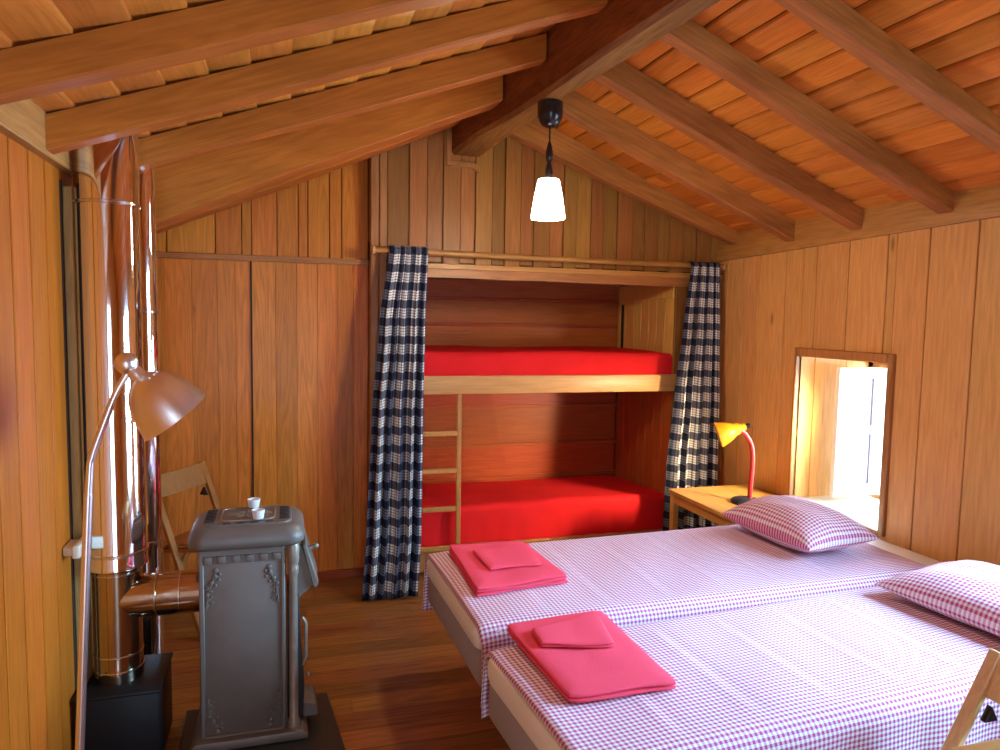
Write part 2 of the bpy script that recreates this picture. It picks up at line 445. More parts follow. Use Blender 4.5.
m.box((AXL - .1, YB + .05, 1.78), (AXR + .2, AYB + .1, 1.9), 1)
struct(m.build('ceiling_alcove', [M['red_x'], M['gap']]))

# wall behind the camera, with an unseen, assumed doorway that lets the added sun in
m = MB()
D = (-.43, .47, 2.0)               # doorway x0, x1, height
def fb(x0, x1, z0, z1): m.box((x0, YF - .10, z0), (x1, YF, z1), 0, .003)
fb(XL - .1, D[0], 0, 3.0); fb(D[0], D[1], D[2], 3.0); fb(D[1], XR + .2, 0, 3.0)
struct(m.build('wall_front', M['wall_right']))

# roof boards: each laps the next, so the soffit is stepped
def roof(name, x0, x1, zf, pitch, y0, y1, step, lap):
    m = MB(); L = abs(x1 - x0); n = int(L / pitch) + 1; s = 1 if x1 > x0 else -1
    for i in range(n):
        a, b = x0 + s * i * pitch, x0 + s * (i + 1) * pitch + s * lap
        za, zb = zf(a) + step, zf(b) + .001
        yy = y0
        while yy < y1:
            e = min(yy + random.uniform(1.6, 2.6), y1)
            m.prism([(a, za), (b, zb), (b, zb + .016), (a, za + .016)], 'y', yy, e - .001, 0, .0015)
            yy = e
    a, b = x0 - s * .1, x1 + s * .05
    m.prism([(a, zf(a) + .045), (b, zf(b) + .045), (b, zf(b) + .10), (a, zf(a) + .10)], 'y', y0, y1, 1)
    return struct(m.build(name, [M['boards'], M['gap']]))
roof('ceiling_left', XL - .02, 1.10, ceil_left, .118, YF, YP + .02, .013, .004)
roof('ceiling_right', XR + .02, 1.08, ceil_right, .111, YF, YP + .02, .009, -.008)

# ridge beam
m = MB(); R = []
prof = [(YF, 1.27, 1.42, 2.405), (.6, 1.165, 1.30, 2.408), (1.3, 1.125, 1.25, 2.41), (1.9, 1.098, 1.212, 2.41), (2.33, 1.055, 1.178, 2.41), (2.88, 1.02, 1.128, 2.41), (3.21, .988, 1.118, 2.408), (3.6, .925, 1.095, 2.405), (4.04, .885, 1.06, 2.39)]
for y, a, b, z in prof:
    c = .018
    R.append([(a + c, y, z), (b - c, y, z), (b, y, z + c), (b + .01, y, 2.80), (a - .01, y, 2.80), (a, y, z + c)])
for f in m.loft(R): f.smooth = False
tag(m.build('ridge_beam', M['ridge']), 'thick wooden ridge beam running under the roof peak, carrying the pendant lamp', 'beam')
m = MB(); m.box((.86, YB - .022, 2.33), (.888, YB, 2.60), 0, .002)
m.prism([(.86, 2.33), (1.0, 2.33), (1.045, 2.30), (1.05, 2.325), (1.02, 2.352), (.86, 2.358)], 'y', YB - .03, YB, 0, .002)
struct(m.build('trim_6', M['trim_z']))

# rafters
def rafter(y, xa, za, xb, zb, h, w, label, mat, wob=.003, group=None, hump=0):
    m = MB(); n = 20; R = []; w0 = random.uniform(0, 9)
    for i in range(n + 1):
        t = i / n; x = xa + (xb - xa) * t; z = za + (zb - za) * t + wob * math.sin(w0 + 7 * t)
        if hump: z -= hump * max(0, 1 - abs(t - .12) / .30) ** 1.2
        dy = wob * math.sin(w0 * 2 + 5 * t); c = .006
        zt = ceil_left(x) - .001 if xa < 0 else ceil_right(x) + .004
        R.append([(x, y + dy + c, z), (x, y + dy + w - c, z), (x, y + dy + w, z + c), (x, y + dy + w, zt), (x, y + dy, zt), (x, y + dy, z + c)])
    for f in m.loft(R): f.smooth = False
    return tag(m.build('rafter', M[mat]), label, 'rafter', group)
LR = [(1.85, 1.941, 2.552, .08, 0, 'nearest left-hand rafter, crossing the top left corner of the photo'),
      (2.33, 1.932, 2.578, .075, 0, 'left-hand rafter whose foot meets the wall in front of the big flue pipe'),
      (2.81, 1.932, 2.560, .07, 0, 'left-hand rafter passing just behind the top of the big flue pipe'),
      (3.26, 1.815, 2.545, .15, .03, 'thickest left-hand rafter, a sagging beam behind the thin flue pipe'),
      (3.80, 1.845, 2.615, .12, 0, 'farthest left-hand rafter, close to the panelled back wall')]
xb_ = [1.11, 1.062, 1.01, .965, .90]
for (y, za, zb, w, hp, lab), xb in zip(LR, xb_): rafter(y, XL, za, xb, za + (zb - za) * (xb - XL) / (1.1 - XL), 0, w, lab, 'rafter_left', group='rafters of the left roof slope', hump=hp)
RR = [(1.86, 1.965, 2.565, 'nearest right-hand rafter, running into the right edge of the photo'),
      (2.33, 1.945, 2.555, 'right-hand rafter meeting the wall between the small window and the right photo edge'),
      (2.81, 1.928, 2.530, 'right-hand rafter ending above the small window'),
      (3.28, 1.920, 2.520, 'right-hand rafter leaving the ridge beside the pendant lamp base'),
      (3.80, 1.950, 2.490, 'farthest right-hand rafter, lying along the gable wall above the bunks')]
for y, za, zb, lab in RR: rafter(y, XR, za, 1.16, zb, 0, .075, lab, 'rafter_right', wob=.003, group='rafters of the right roof slope')

# ------------------------------------------------------------------ window in the right wall
y0, y1, z0, z1 = WIN; XO = 3.14
m = MB()
def lin(n, a, b): return [a + (b - a) * i / n for i in range(n + 1)]
xs = [XR + .004, 2.735, 2.94, XO + .03]
for a, b in zip(xs[:-1], xs[1:]):
    m.box((a + .001, y1, z0 - .02), (b - .001, y1 + .02, z1 + .02), 0, .002)       # far reveal
    m.box((a + .001, y0 - .02, z0 - .02), (b - .001, y0, z1 + .02), 0, .002)       # near reveal
m.box((XR + .004, y0 - .02, z1), (XO + .03, y1 + .02, z1 + .02), 0, .002)
# assumed window beside the camera: a plain lining
m2 = MB(); a, b, c, d = WIN2
m2.box((XR - .015, a - .05, c - .05), (XR + .14, a, d + .05), 0, .003); m2.box((XR - .015, b, c - .05), (XR + .14, b + .05, d + .05), 0, .003)
m2.box((XR - .015, a, c - .05), (XR + .14, b, c), 0, .003); m2.box((XR - .015, a, d), (XR + .14, b, d + .05), 0, .003)
m2.box((XR + .08, (a + b) / 2 - .02, c), (XR + .11, (a + b) / 2 + .02, d), 0, .003)
struct(m2.build('assumed_window_frame', M['trim_z']))
# thick stone wall round the reveal
m.box((XR + .12, y1 + .02, -.05), (XO + .03, y1 + .6, 2.0), 1); m.box((XR + .12, y0 - .6, -.05), (XO + .03, y0 - .02, 2.0), 1)
m.box((XR + .12, y0 - .02, -.05), (XO + .03, y1 + .02, z0 - .03), 1); m.box((XR + .12, y0 - .02, z1 + .02), (XO + .03, y1 + .02, 2.0), 1)
struct(m.build('window_1_reveal', [M['wall_right'], M['gap']]))
m = MB(); m.box((XR - .0, y0 - .02, z0 - .03), (XO, y1 + .02, z0 + .002), 0, .003); struct(m.build('window_1_sill', M['sill']))
m = MB(); cw = .034
m.box((XR - .018, y0 - cw, z0 - .02), (XR + .01, y0, z1 + .045), 0, .004); m.box((XR - .018, y1, z0 - .02), (XR + .01, y1 + cw * .5, z1 + .045), 0, .004)
m.box((XR - .019, y0 - .0, z1), (XR + .01, y1, z1 + .045), 0, .004); m.box((XR - .019, y0 - .0, z0 - .02), (XR + .01, y1, z0), 0, .004)
struct(m.build('window_1_casing', M['trim_z']))
m = MB(); f = .045
m.box((XO - .05, y0, z0), (XO, y0 + f, z1), 0, .003); m.box((XO - .05, y1 - f * .8, z0), (XO, y1, z1), 0, .003)
m.box((XO - .05, y0, z0), (XO, y1, z0 + .025), 0, .003); m.box((XO - .05, y0, z1 - .06), (XO, y1, z1), 0, .003)
struct(m.build('window_1_frame', M['trim_z']))
# shutter leaf folded back into the reveal
sh = thing('window_shutter', (2.95, 3.13, z0), 'white painted shutter leaf standing open inside the small window reveal', 'shutter')
m = MB(); a0, a1, zz0, zz1 = 2.80, 3.08, z0 + .022, 1.262; yy0, yy1 = 3.115, 3.145; st = .045
m.box((a0, yy0, zz0), (a0 + st, yy1, zz1), 0, .003); m.box((a1 - st, yy0, zz0), (a1, yy1, zz1), 0, .003)
zm = (zz0 + zz1) / 2 + .01
for za, zb in ((zz0, zz0 + .06), (zm - .02, zm + .02), (zz1 - .055, zz1)): m.box((a0 + st, yy0 + .001, za), (a1 - st, yy1 - .001, zb), 0, .003)
m.build('stile_frame', M['white_paint'], sh)
for za, zb in ((zz0 + .06, zm - .02), (zm + .02, zz1 - .055)):
    m = MB(); m.box((a0 + st, yy0 + .010, za), (a1 - st - .014, yy1 - .008, zb), 0, .002); m.box((a1 - st - .014, yy0 + .012, za), (a1 - st, yy1 - .01, zb), 1)
    m.build('panel', [M['white_paint'], M['slit']], sh)

# ------------------------------------------------------------------ batten and box on the left wall
m = MB(); m.box((XL, 2.585, 0), (XL + .028, 2.665, 1.885), 0, .004); m.box((XL, 2.70, 0), (XL + .02, 2.76, 1.90), 0, .006)
m.box((XL - .002, 2.560, 0), (XL + .002, 2.585, 1.90), 1)
struct(m.build('trim_7', [M['batten'], M['gap']]))
jb = thing('junction_box', (XL + .02, 2.50, .745), 'small cream junction box on the left wall beside the lamp pole', 'junction box')
m = MB(); m.box((XL + .028, 2.455, .728), (XL + .052, 2.575, .770), 0, .007, seg=3); m.build('cover', M['white_plastic'], jb)
m = MB()
m.box((XL + .002, 2.470, .735), (XL + .030, 2.560, .763), 0, .002); m.build('back_plate', M['white_plastic'], jb)

# ------------------------------------------------------------------ stove
SX0, SX1, SY0, SY1 = -.284, .0, 2.50, 2.73
st = thing('wood_stove', (-.13, 2.6, .028), 'grey cast iron wood stove standing on the black hearth plate', 'stove')
m = MB()
m.prism([(SX0, .050), (SX1, .050), (SX1 - .005, .725), (SX0 + .006, .725)], 'y', SY0 + .006, SY1, 0, .006, 2)
m.build('body', M['iron'], st)
# side panel with raised rim and cast ornament
m = MB()
m.box((SX0 + .004, SY0 - .001, .06), (SX0 + .020, SY0 + .008, .70), 0, .003); m.box((SX1 - .020, SY0 - .001, .06), (SX1 - .006, SY0 + .008, .70), 0, .003)
m.box((SX0 + .004, SY0 - .001, .055), (SX1 - .006, SY0 + .008, .070), 0, .003)
m.box((SX0 + .004, SY0 - .002, .688), (SX1 - .006, SY0 + .008, .715), 0, .004)
for i in range(6):
    xx = SX0 + .032 + i * .044
    m.box((xx - .013, SY0 - .004, .664), (xx + .013, SY0 + .006, .690), 0, .004, seg=2)
m.build('side_panel', M['iron'], st)
def scroll(m, cx, cz, sx, sz, n=7):
    random.seed(int(cx * 1000 + cz * 77) & 255)
    for i in range(n):
        t = i / (n - 1)
        x, z = cx + sx * (.030 * (1 - t) ** 1.6 + .006 * math.sin(9 * t)), cz + sz * .115 * t
        m.lathe([(.0105 - .004 * t, -.003), (.0085 - .004 * t, .002), (.004, .0045)], (x, SY0 + .004, z), 10, axis=(0, -1, 0))
        if i < n - 1:
            m.lathe([(.007 - .003 * t, -.003), (.005 - .002 * t, .002), (.002, .004)], (x + sx * .012, SY0 + .004, z + sz * .012), 8, axis=(0, -1, 0))
    m.tube([(cx + sx * (.032 * (1 - k / 10) ** 1.6), SY0 + .004, cz + sz * .125 * k / 10) for k in range(11)], .0035, 8)
for cx, cz, sx, sz in ((SX0 + .026, .640, 1, -1), (SX1 - .028, .640, -1, -1), (SX0 + .026, .080, 1, 1), (SX1 - .028, .080, -1, 1)):
    m = MB(); scroll(m, cx, cz, sx, sz); m.build('ornament', M['iron'], st)
# corner columns
for yy in (SY0 + .01, SY1 - .012):
    m = MB(); cx = .020
    m.lathe([(.020, .060), (.020, .085), (.015, .095), (.0145, .60), (.019, .612), (.019, .632), (.016, .640), (.021, .66), (.022, .705), (.018, .715)], (cx, yy, 0), 24)
    m.build('corner_column', M['iron_light'], st)
# plinth and feet
m = MB(); m.prism([(SX0 - .03, .0285), (SX1 + .066, .0285), (SX1 + .066, .046), (SX1 + .05, .062), (SX0 - .012, .062), (SX0 - .03, .046)], 'y', SY0 - .028, SY1 + .028, 0, .006, 2)
m.build('plinth', M['iron'], st)
# lid: deep rounded rim and a raised pierced top
LX0, LX1, LY0, LY1 = -.315, .060, 2.455, 2.765
def rrect(x0, x1, y0, y1, r, z, n=8):
    pts = []
    for cx, cy, a in ((x1 - r, y1 - r, 0), (x0 + r, y1 - r, 90), (x0 + r, y0 + r, 180), (x1 - r, y0 + r, 270)):
        for k in range(n + 1):
            t = math.radians(a + 90 * k / n); pts.append((cx + r * math.cos(t), cy + r * math.sin(t), z))
    return pts
m = MB(); R = []
for ins, z in ((.040, .716), (.014, .719), (.003, .729), (0, .745), (.003, .760), (.011, .774), (.022, .783), (.034, .788), (.042, .790), (.046, .796), (.10, .800), (.12, .800)):
    R.append(rrect(LX0 + ins, LX1 - ins, LY0 + ins, LY1 - ins, max(.055 - ins * .35, .02), z))
m.loft(R); lid = m.build('lid', M['iron'], st)
# slots in the top plate
for i in range(9):
    yy = LY0 + .075 + i * .0185
    for xa in (LX0 + .050, LX1 - .084):
        m = MB(); m.box((xa, yy, .794), (xa + .033, yy + .0085, .8008), 0, .001); m.build('slot', M['iron_black'], lid)
for i in range(4):
    xx = LX0 + .11 + i * .045
    m = MB(); m.box((xx, LY0 + .050, .790), (xx + .027, LY0 + .061, .7985), 0, .002); m.build('slot', M['iron_black'], lid)
m = MB(); ring = rrect(LX0 + .10, LX1 - .10, LY0 + .075, LY1 - .075, .03, .799); ring.append(ring[0]); m.tube(ring, .0035, 6)
for k in range(12):
    t = 2 * PI * k / 12; m.bar((-.128 + .03 * math.cos(t), 2.61 + .022 * math.sin(t), .8005), (-.128 + .075 * math.cos(t), 2.61 + .05 * math.sin(t), .8005), .005, .004)
m.build('top_moulding', M['iron_light'], lid)
# slanted hood over the feed door on the front
m = MB(); m.prism([(.024, .700), (.050, .697), (.092, .560), (.086, .545), (.024, .494)], 'y', SY0 + .045, SY1 - .02, 0, .004)
m.prism([(.051, .700), (.064, .703), (.106, .560), (.100, .545), (.087, .546)], 'y', SY0 + .030, SY1 - .005, 0, .003)
m.build('feed_hood', M['iron'], st)
m = MB(); m.bar((.068, SY0 + .10, .662), (.090, SY0 + .10, .669), .012, .010); m.lathe([(.006, 0), (.010, .008), (.010, .016), (.004, .022)], (.088, SY0 + .10, .668), 12, axis=(.8, 0, .3)); m.build('hood_knob', M['iron_light'], st)
# fire door below
m = MB(); m.prism([(.0, .075), (.052, .075), (.056, .20), (.046, .33), (.040, .52), (.0, .52)], 'y', SY0 + .03, SY1 - .03, 0, .005, 2); dr = m.build('fire_door', M['iron_black'], st)
m = MB(); m.tube([(.05, SY0 + .035, .44), (.062, SY0 + .03, .42), (.062, SY0 + .03, .30), (.052, SY0 + .035, .27)], .006, 10)
m.lathe([(.004, 0), (.011, .006), (.011, .014), (.005, .02)], (.060, SY0 + .03, .235), 12, axis=(1, 0, 0)); m.build('handle', M['iron_light'], dr)
m = MB(); m.prism([(.05, .066), (.104, .066), (.096, .112), (.05, .122)], 'y', SY0 + .05, SY1 - .05, 0, .004); m.build('ash_lip', M['iron'], st)

# hearth plate
m = MB(); m.prism([(-.345, 2.2), (.205, 2.2), (.147, 2.775), (-.36, 2.775)], 'z', .0005, .0275, 0, .003)
tag(m.build('hearth_plate', M['plate']), 'flat black hearth plate on the floor under the grey wood stove', 'hearth plate')
# two candle cups
for i, (cx, cy, lab) in enumerate([(-.112, 2.675, 'small white ceramic cup on the stove top, the farther of the two'), (-.092, 2.535, 'small white ceramic cup near the front rim of the stove top')]):
    t = thing('candle_cup', (cx, cy, .80), lab, 'cup', 'white cups on the stove')
    zb = .8045 if i == 0 else .8015
    m = MB(); m.lathe([(.014, zb), (.017, zb + .001), (.022, zb + .030), (.021, zb + .031), (.0195, zb + .028), (.015, zb + .012), (.0005, zb + .011)], (cx, cy, 0), 24)
    m.build('bowl', M['white_ceramic'], t)
    m = MB(); m.lathe([(.0152, zb + .0125), (.0185, zb + .0235), (.0005, zb + .0235)], (cx, cy, 0), 20); m.build('candle_wax', M['sheet'], t)

# ------------------------------------------------------------------ flue pipes and soot box
BX = (-.655, -.405, 2.49, 2.76, .262)
sb = thing('soot_box', (-.53, 2.6, 0), 'black enamelled box on the floor under the big flue pipe', 'box')
m = MB(); m.box((BX[0], BX[2], 0), (BX[1], BX[3], BX[4] - .012), 0, .006, seg=2); m.build('box_body', M['black_gloss'], sb)
m = MB(); m.box((BX[0] - .005, BX[2] - .005, BX[4] - .012), (BX[1] + .005, BX[3] + .005, BX[4]), 0, .004, seg=2); m.build('box_lid', M['black_gloss'], sb)

PX, PY = -.548, 2.625
fp = thing('flue_pipe', (PX, PY, BX[4]), 'big polished steel flue pipe rising from the black box to the roof', 'pipe')
m = MB(); m.lathe([(.0745, BX[4] + .0005), (.0745, .660)], (PX, PY, 0), 48); m.build('tee_section', M['bronzed'], fp)
m = MB(); m.lathe([(.078, .640), (.097, .652), (.0965, .662), (.0945, .670), (.0945, 2.22)], (PX, PY, 0), 48); m.build('insulated_section', M['steel'], fp)
for z, r in ((.300, .0775), (.352, .0768), (.630, .0775)):
    m = MB(); m.lathe([(r - .002, z - .004), (r, z - .002), (r, z + .002), (r - .002, z + .004)], (PX, PY, 0), 48); m.build('clamp_ring', M['steel_band'], fp)
for z in (.700, 1.838):
    m = MB(); m.lathe([(.0945, z - .006), (.098, z - .004), (.098, z + .004), (.0945, z + .006)], (PX, PY, 0), 48); m.build('clamp_band', M['steel_band'], fp)
# branch to the stove: a flared saddle then two short lengths
m = MB(); zc = .535
R = []
for xx, r, sk in ((PX + .02, .072, 0), (-.468, .072, 0), (-.430, .070, 0), (-.426, .070, 0)):
    R.append([(xx, PY + r * math.cos(2 * PI * k / 40), zc + r * math.sin(2 * PI * k / 40)) for k in range(40)])
m.loft(R); m.build('branch', M['bronzed'], fp)
m = MB(); m.lathe([(.0725, 0), (.0725, .145)], (-.428, PY, zc), 40, axis=(1, 0, 0)); m.build('stove_connector', M['bronzed'], fp)
for xx, r in ((-.424, .0765), (-.350, .0745)):
    m = MB(); m.lathe([(r - .003, -.004), (r, -.002), (r, .002), (r - .003, .004)], (xx, PY, zc), 40, axis=(1, 0, 0)); m.build('clamp_ring', M['steel_band'], fp)
m = MB(); m.box((-.431, PY - .006, zc + .072), (-.417, PY + .006, zc + .088), 0, .002); m.build('clamp_screw', M['steel_band'], fp)

tp = thing('flue_pipe', (-.525, 2.98, 0), 'thin polished steel pipe standing behind the big flue pipe', 'pipe')
m = MB(); m.lathe([(.058, .0005), (.058, 2.23)], (-.518, 2.98, 0), 40); m.build('pipe_length', M['steel'], tp)
for z in (.03, .62, 1.495):
    m = MB(); m.lathe([(.058, z - .006), (.0605, z - .004), (.0605, z + .004), (.058, z + .006)], (-.518, 2.98, 0), 40); m.build('clamp_ring', M['steel_band'], tp)

# ------------------------------------------------------------------ floor lamp
FY = 1.92
fl = thing('floor_lamp', (-.51, FY, 0), 'brushed metal reading floor lamp bent over in front of the flue pipe', 'lamp')
m = MB(); m.lathe([(.115, .0005), (.115, .012), (.105, .020), (.02, .026), (.012, .04)], (-.515, FY, 0), 40); m.build('base', M['brushed'], fl)
def catmull(P, n=8):
    P = [Vector(p) for p in P]; P = [P[0] * 2 - P[1]] + P + [P[-1] * 2 - P[-2]]; out = []
    for i in range(1, len(P) - 2):
        for k in range(n):
            t = k / n; a, b, c, d = P[i - 1:i + 3]
            out.append(.5 * ((2 * b) + (c - a) * t + (2 * a - 5 * b + 4 * c - d) * t * t + (3 * b - a - 3 * c + d) * t ** 3))
    out.append(P[-2]); return out
pole = catmull([(-.515, FY, .03), (-.492, FY, .45), (-.470, FY, .85), (-.455, FY, 1.10), (-.447, FY, 1.150), (-.425, FY, 1.215), (-.395, FY, 1.295), (-.365, FY, 1.352)])
m = MB(); m.tube(pole, .0085, 16); m.build('pole', M['pole'], fl)
m = MB(); m.tube([p for p in pole if p.z < 1.07], .0105, 16); m.build('pole_sleeve', M['pole'], fl)
J = Vector((-.368, FY, 1.372)); ax = Vector((.60, .10, -.78)).normalized()
m = MB(); R = [(.001, -.027)] + [(.027 * math.sin(PI * k / 12), -.027 * math.cos(PI * k / 12)) for k in range(1, 12)] + [(.001, .027)]
m.lathe(R, J, 24, axis=ax); m.build('joint', M['brushed'], fl)
sh0 = J + ax * .012
prof = [(r * .90, h * .93) for r, h in ((.016, 0), (.019, .004), (.021, .022), (.024, .034), (.040, .044), (.058, .060), (.074, .084), (.086, .115), (.0945, .150), (.0975, .168), (.0985, .172), (.0965, .172), (.0925, .150), (.084, .115), (.072, .086), (.056, .063), (.038, .048), (.010, .040))]
m = MB(); m.lathe(prof, sh0, 48, axis=ax); shd = m.build('lamp_shade', M['brushed'], fl)
m = MB(); m.lathe([(.013, .042), (.014, .075), (.024, .10), (.026, .12), (.018, .142), (.001, .148)], sh0, 20, axis=ax); m.build('bulb', M['white_ceramic'], shd)
m = MB(); q = Vector((0, 0, 1)).rotation_difference(ax)
for k in range(3):
    p = q @ Vector((.040 * math.cos(3.6 + k * .42), .040 * math.sin(3.6 + k * .42), .0437)); m.lathe([(.0028, -.001), (.0028, .002), (.001, .003)], sh0 + p, 8, axis=ax)
m.build('vent_rivet', M['white_ceramic'], shd)

# ------------------------------------------------------------------ bunks
bk = thing('bunk_bed', (1.4, 4.3, 0), 'built in pair of wooden bunks filling the red alcove', 'bunk bed')
m = MB(); m.box((AXL + .002, YB - .022, 1.055), (AXR + .09, YB + .0005, 1.160), 0, .006, seg=2); m.build('guard_rail', M['pale_x'], bk)
m = MB()
for i in range(8): m.box((AXL + .004 + i * .2223, YB + .014, 1.085), (AXL + .2203 + i * .2223, AYB - .008, 1.105), 0, .002)
m.box((AXL + .004, AYB - .05, 1.04), (AXR - .002, AYB - .008, 1.083), 0, .003); m.build('upper_base', M['red_x'], bk)
m = MB(); m.box((AXL + .002, YB - .005, .02), (AXR - .002, YB + .02, .165), 0, .005); m.build('lower_rail', M['ladder'], bk)
m = MB()
for i in range(8): m.box((AXL + .004 + i * .2223, YB + .022, .145), (AXL + .2203 + i * .2223, AYB - .008, .163), 0, .002)
m.build('lower_base', M['ladder'], bk)
def bunk_mattress(z0, z1, bulge, label, name='mattress'):
    m = MB(); nx, prof = 48, []
    x0, x1, ya, yb = AXL + .02, AXR - .003, YB + .016, AYB - .014
    if z0 > 1: ya = YB + .014
    H = z1 - z0; r = .035
    pr = []
    for k in range(6): pr.append((ya + .0, z0 + (H - r) * k / 5))
    for k in range(1, 6): t = PI / 2 * k / 5; pr.append((ya + r - r * math.cos(t), z1 - r + r * math.sin(t)))
    for k in range(1, 15): pr.append((ya + r + (yb - ya - r) * k / 14, z1))
    pr += [(yb, z0 + .01)]
    R = []
    for i in range(nx + 1):
        t = i / nx; x = x0 + (x1 - x0) * t; e = min(t, 1 - t)
        ring = []
        for (y, z) in pr:
            s = (z - z0) / H
            dz = -.010 * math.exp(-e * 40) * s - (.050 * max(0, (y - ya - r) / (yb - ya)) * s if z0 < 1 else 0) + .004 * math.sin(11 * t + 5 * y) * s
            dy = (.006 * math.sin(38 * t + 6 * math.sin(9 * t)) + .004 * math.sin(90 * t)) * (1 - s) if y < ya + .04 else 0
            ring.append((x, y + dy - (bulge * math.sin(PI * min(1, s)) if y < ya + .02 else 0), z + dz))
        R.append(ring)
    m.loft(R, closed=True)
    return tag(m.build(name, M['bedding_red']), label, 'mattress', 'red covered bunk mattresses')
bunk_mattress(1.106, 1.296, .0, 'red covered mattress on the upper bunk behind the pale rail')
bunk_mattress(.1665, .395, .0, 'red covered mattress on the lower bunk behind the ladder')

ld = thing('bunk_ladder', (.86, 3.97, 0), 'narrow wooden ladder leaning on the bunk rail beside the left curtain', 'ladder')
for xx in (.655, .948):
    m = MB(); m.bar((xx, 3.972, .001), (xx, 3.972, 1.055), .026, .022, 0, .003, up=(0, 1, 0)); m.build('side_rail', M['ladder'], ld)
for z in (.165, .395, .617, .832):
    m = MB(); m.bar((.668, 3.972, z), (.935, 3.972, z), .020, .026, 0, .003); m.build('rung', M['ladder'], ld)

# curtain rod and curtains
RY = 3.925
cr = thing('curtain_rod', (1.5, RY, 1.84), 'long wooden curtain rod across the top of the bunk alcove', 'curtain rod')
m = MB(); m.tube([(.463 + (2.60 - .463) * i / 12, RY, 1.846 - .013 * i / 12 - .003 * math.sin(PI * i / 12)) for i in range(13)], .0165, 16); m.build('rod', M['trim_x'], cr)
for xx, zz in ((.455, 1.846), (2.606, 1.832)):
    m = MB(); m.lathe([(.012, -.012), (.022, -.006), (.024, .004), (.015, .014), (.002, .018)], (xx, RY, zz), 20, axis=(-1 if xx < 1 else 1, 0, 0)); m.build('finial', M['pale_x'], cr)
for xx, zz in ((.515, 1.838), (2.585, 1.826)):
    m = MB(); m.box((xx - .010, RY + .004, zz - .022), (xx + .010, YB - .001, zz - .010), 0, .002); m.build('bracket', M['trim_z'], cr)

def curtain(rows, label, nfold, seed, cloth, zr, fwd):
    """rows: (z, left x, right x) from the rod down; cloth = flat cloth width in metres."""
    rnd = random.Random(seed); ph = [rnd.uniform(0, 6) for _ in range(4)]
    m = MB(); nu, nv = 150, 70; R = []; UV = []
    zt, zb = rows[0][0], rows[-1][0]
    def span(z):
        for (za, a0, b0), (zc_, a1, b1) in zip(rows[:-1], rows[1:]):
            if z <= za + 1e-9 and z >= zc_ - 1e-9:
                t = (za - z) / (za - zc_); t = t * t * (3 - 2 * t) * .5 + t * .5
                return a0 + (a1 - a0) * t, b0 + (b1 - b0) * t
        return rows[-1][1:]
    for j in range(nv + 1):
        t = j / nv; z = zt + (zb - zt) * t; a, b = span(z); ring = []; uv = []
        amp = .009 + .031 * min(1, t * 2.2)
        for i in range(nu + 1):
            u = i / nu
            w = u + .030 * math.sin(2 * PI * u * 2 + ph[0] + t * 1.3) * math.sin(PI * u)
            fold = math.sin(2 * PI * nfold * w + ph[1] + .5 * math.sin(2.5 * t + ph[2])) + .35 * math.sin(2 * PI * nfold * 2.3 * w + ph[3] + t)
            x = a + (b - a) * (u + .012 * math.cos(2 * PI * nfold * w + ph[1]) * math.sin(PI * u))
            head = max(0, 1 - abs(z - zr) / .035)
            y = RY - .025 - .006 * head - amp * (.55 + .5 * fold) * (1 - .6 * head) - fwd * t ** 1.3
            zz = z + (.006 * fold * t if j == nv else 0)
            ring.append((x, y, zz)); uv.append((u * cloth, z + .012 * fold * .2))
        R.append(ring); UV.append(uv)
    m.loft(R, closed=False, uvs=UV)
    # header fold passing over the rod and down behind
    R2 = []; UV2 = []
    for k in range(9):
        t = PI * (k / 8); ring = []; uv = []
        for i in range(nu + 1):
            x, y, z = R[0][i]
            dy = (RY - y)
            ring.append((x, RY - dy * math.cos(t), z + .020 * math.sin(t))); uv.append((i / nu * cloth, zt + .02 * t))
        R2.append(ring); UV2.append(uv)
    m.loft(R2, closed=False, uvs=UV2)
    o = m.build('curtain', M['plaid'])
    md = o.modifiers.new('cloth', 'SOLIDIFY'); md.thickness = .002
    return tag(o, label, 'curtain', 'plaid curtains of the bunk alcove')
curtain([(1.852, .537, .745), (1.45, .478, .725), (.9, .430, .704), (.35, .400, .688), (.012, .372, .664)], 'navy and white plaid curtain hanging at the left end of the bunks', 5, 3, .345, 1.846, .19)
curtain([(1.836, 2.360, 2.560), (1.45, 2.315, 2.570), (1.05, 2.265, 2.572), (.60, 2.220, 2.572), (.30, 2.205, 2.572), (.022, 2.200, 2.570)], 'navy and white plaid curtain hanging at the right end, behind the bedside table', 5, 11, .375, 1.833, .06)

# ------------------------------------------------------------------ pendant lamp
PL = Vector((1.083, 2.948, 0))
pd = thing('pendant_lamp', (1.083, 2.948, 2.41), 'lit white glass pendant lamp hanging from the ridge beam', 'lamp')
m = MB(); m.lathe([(.054, 2.4075), (.055, 2.36), (.052, 2.345), (.045, 2.328), (.034, 2.312), (.016, 2.304), (.002, 2.303)], PL, 40); m.build('ceiling_rose', M['black_plastic'], pd)
m = MB(); m.lathe([(.0035, 2.24), (.0035, 2.305)], PL, 10)
m.lathe([(.005, 2.245), (.011, 2.225), (.016, 2.200), (.014, 2.175), (.008, 2.158), (.013, 2.140), (.017, 2.118), (.014, 2.098), (.012, 2.085), (.022, 2.078), (.034, 2.068)], PL, 16); m.build('turned_cord', M['black_plastic'], pd)
m = MB(); m.lathe([(.020, 2.090), (.044, 2.088), (.047, 2.082), (.060, 2.02), (.071, 1.95), (.074, 1.926), (.072, 1.922), (.066, 1.95), (.055, 2.02), (.040, 2.075), (.015, 2.08)], PL, 40); m.build('glass_shade', M['lit'], pd)

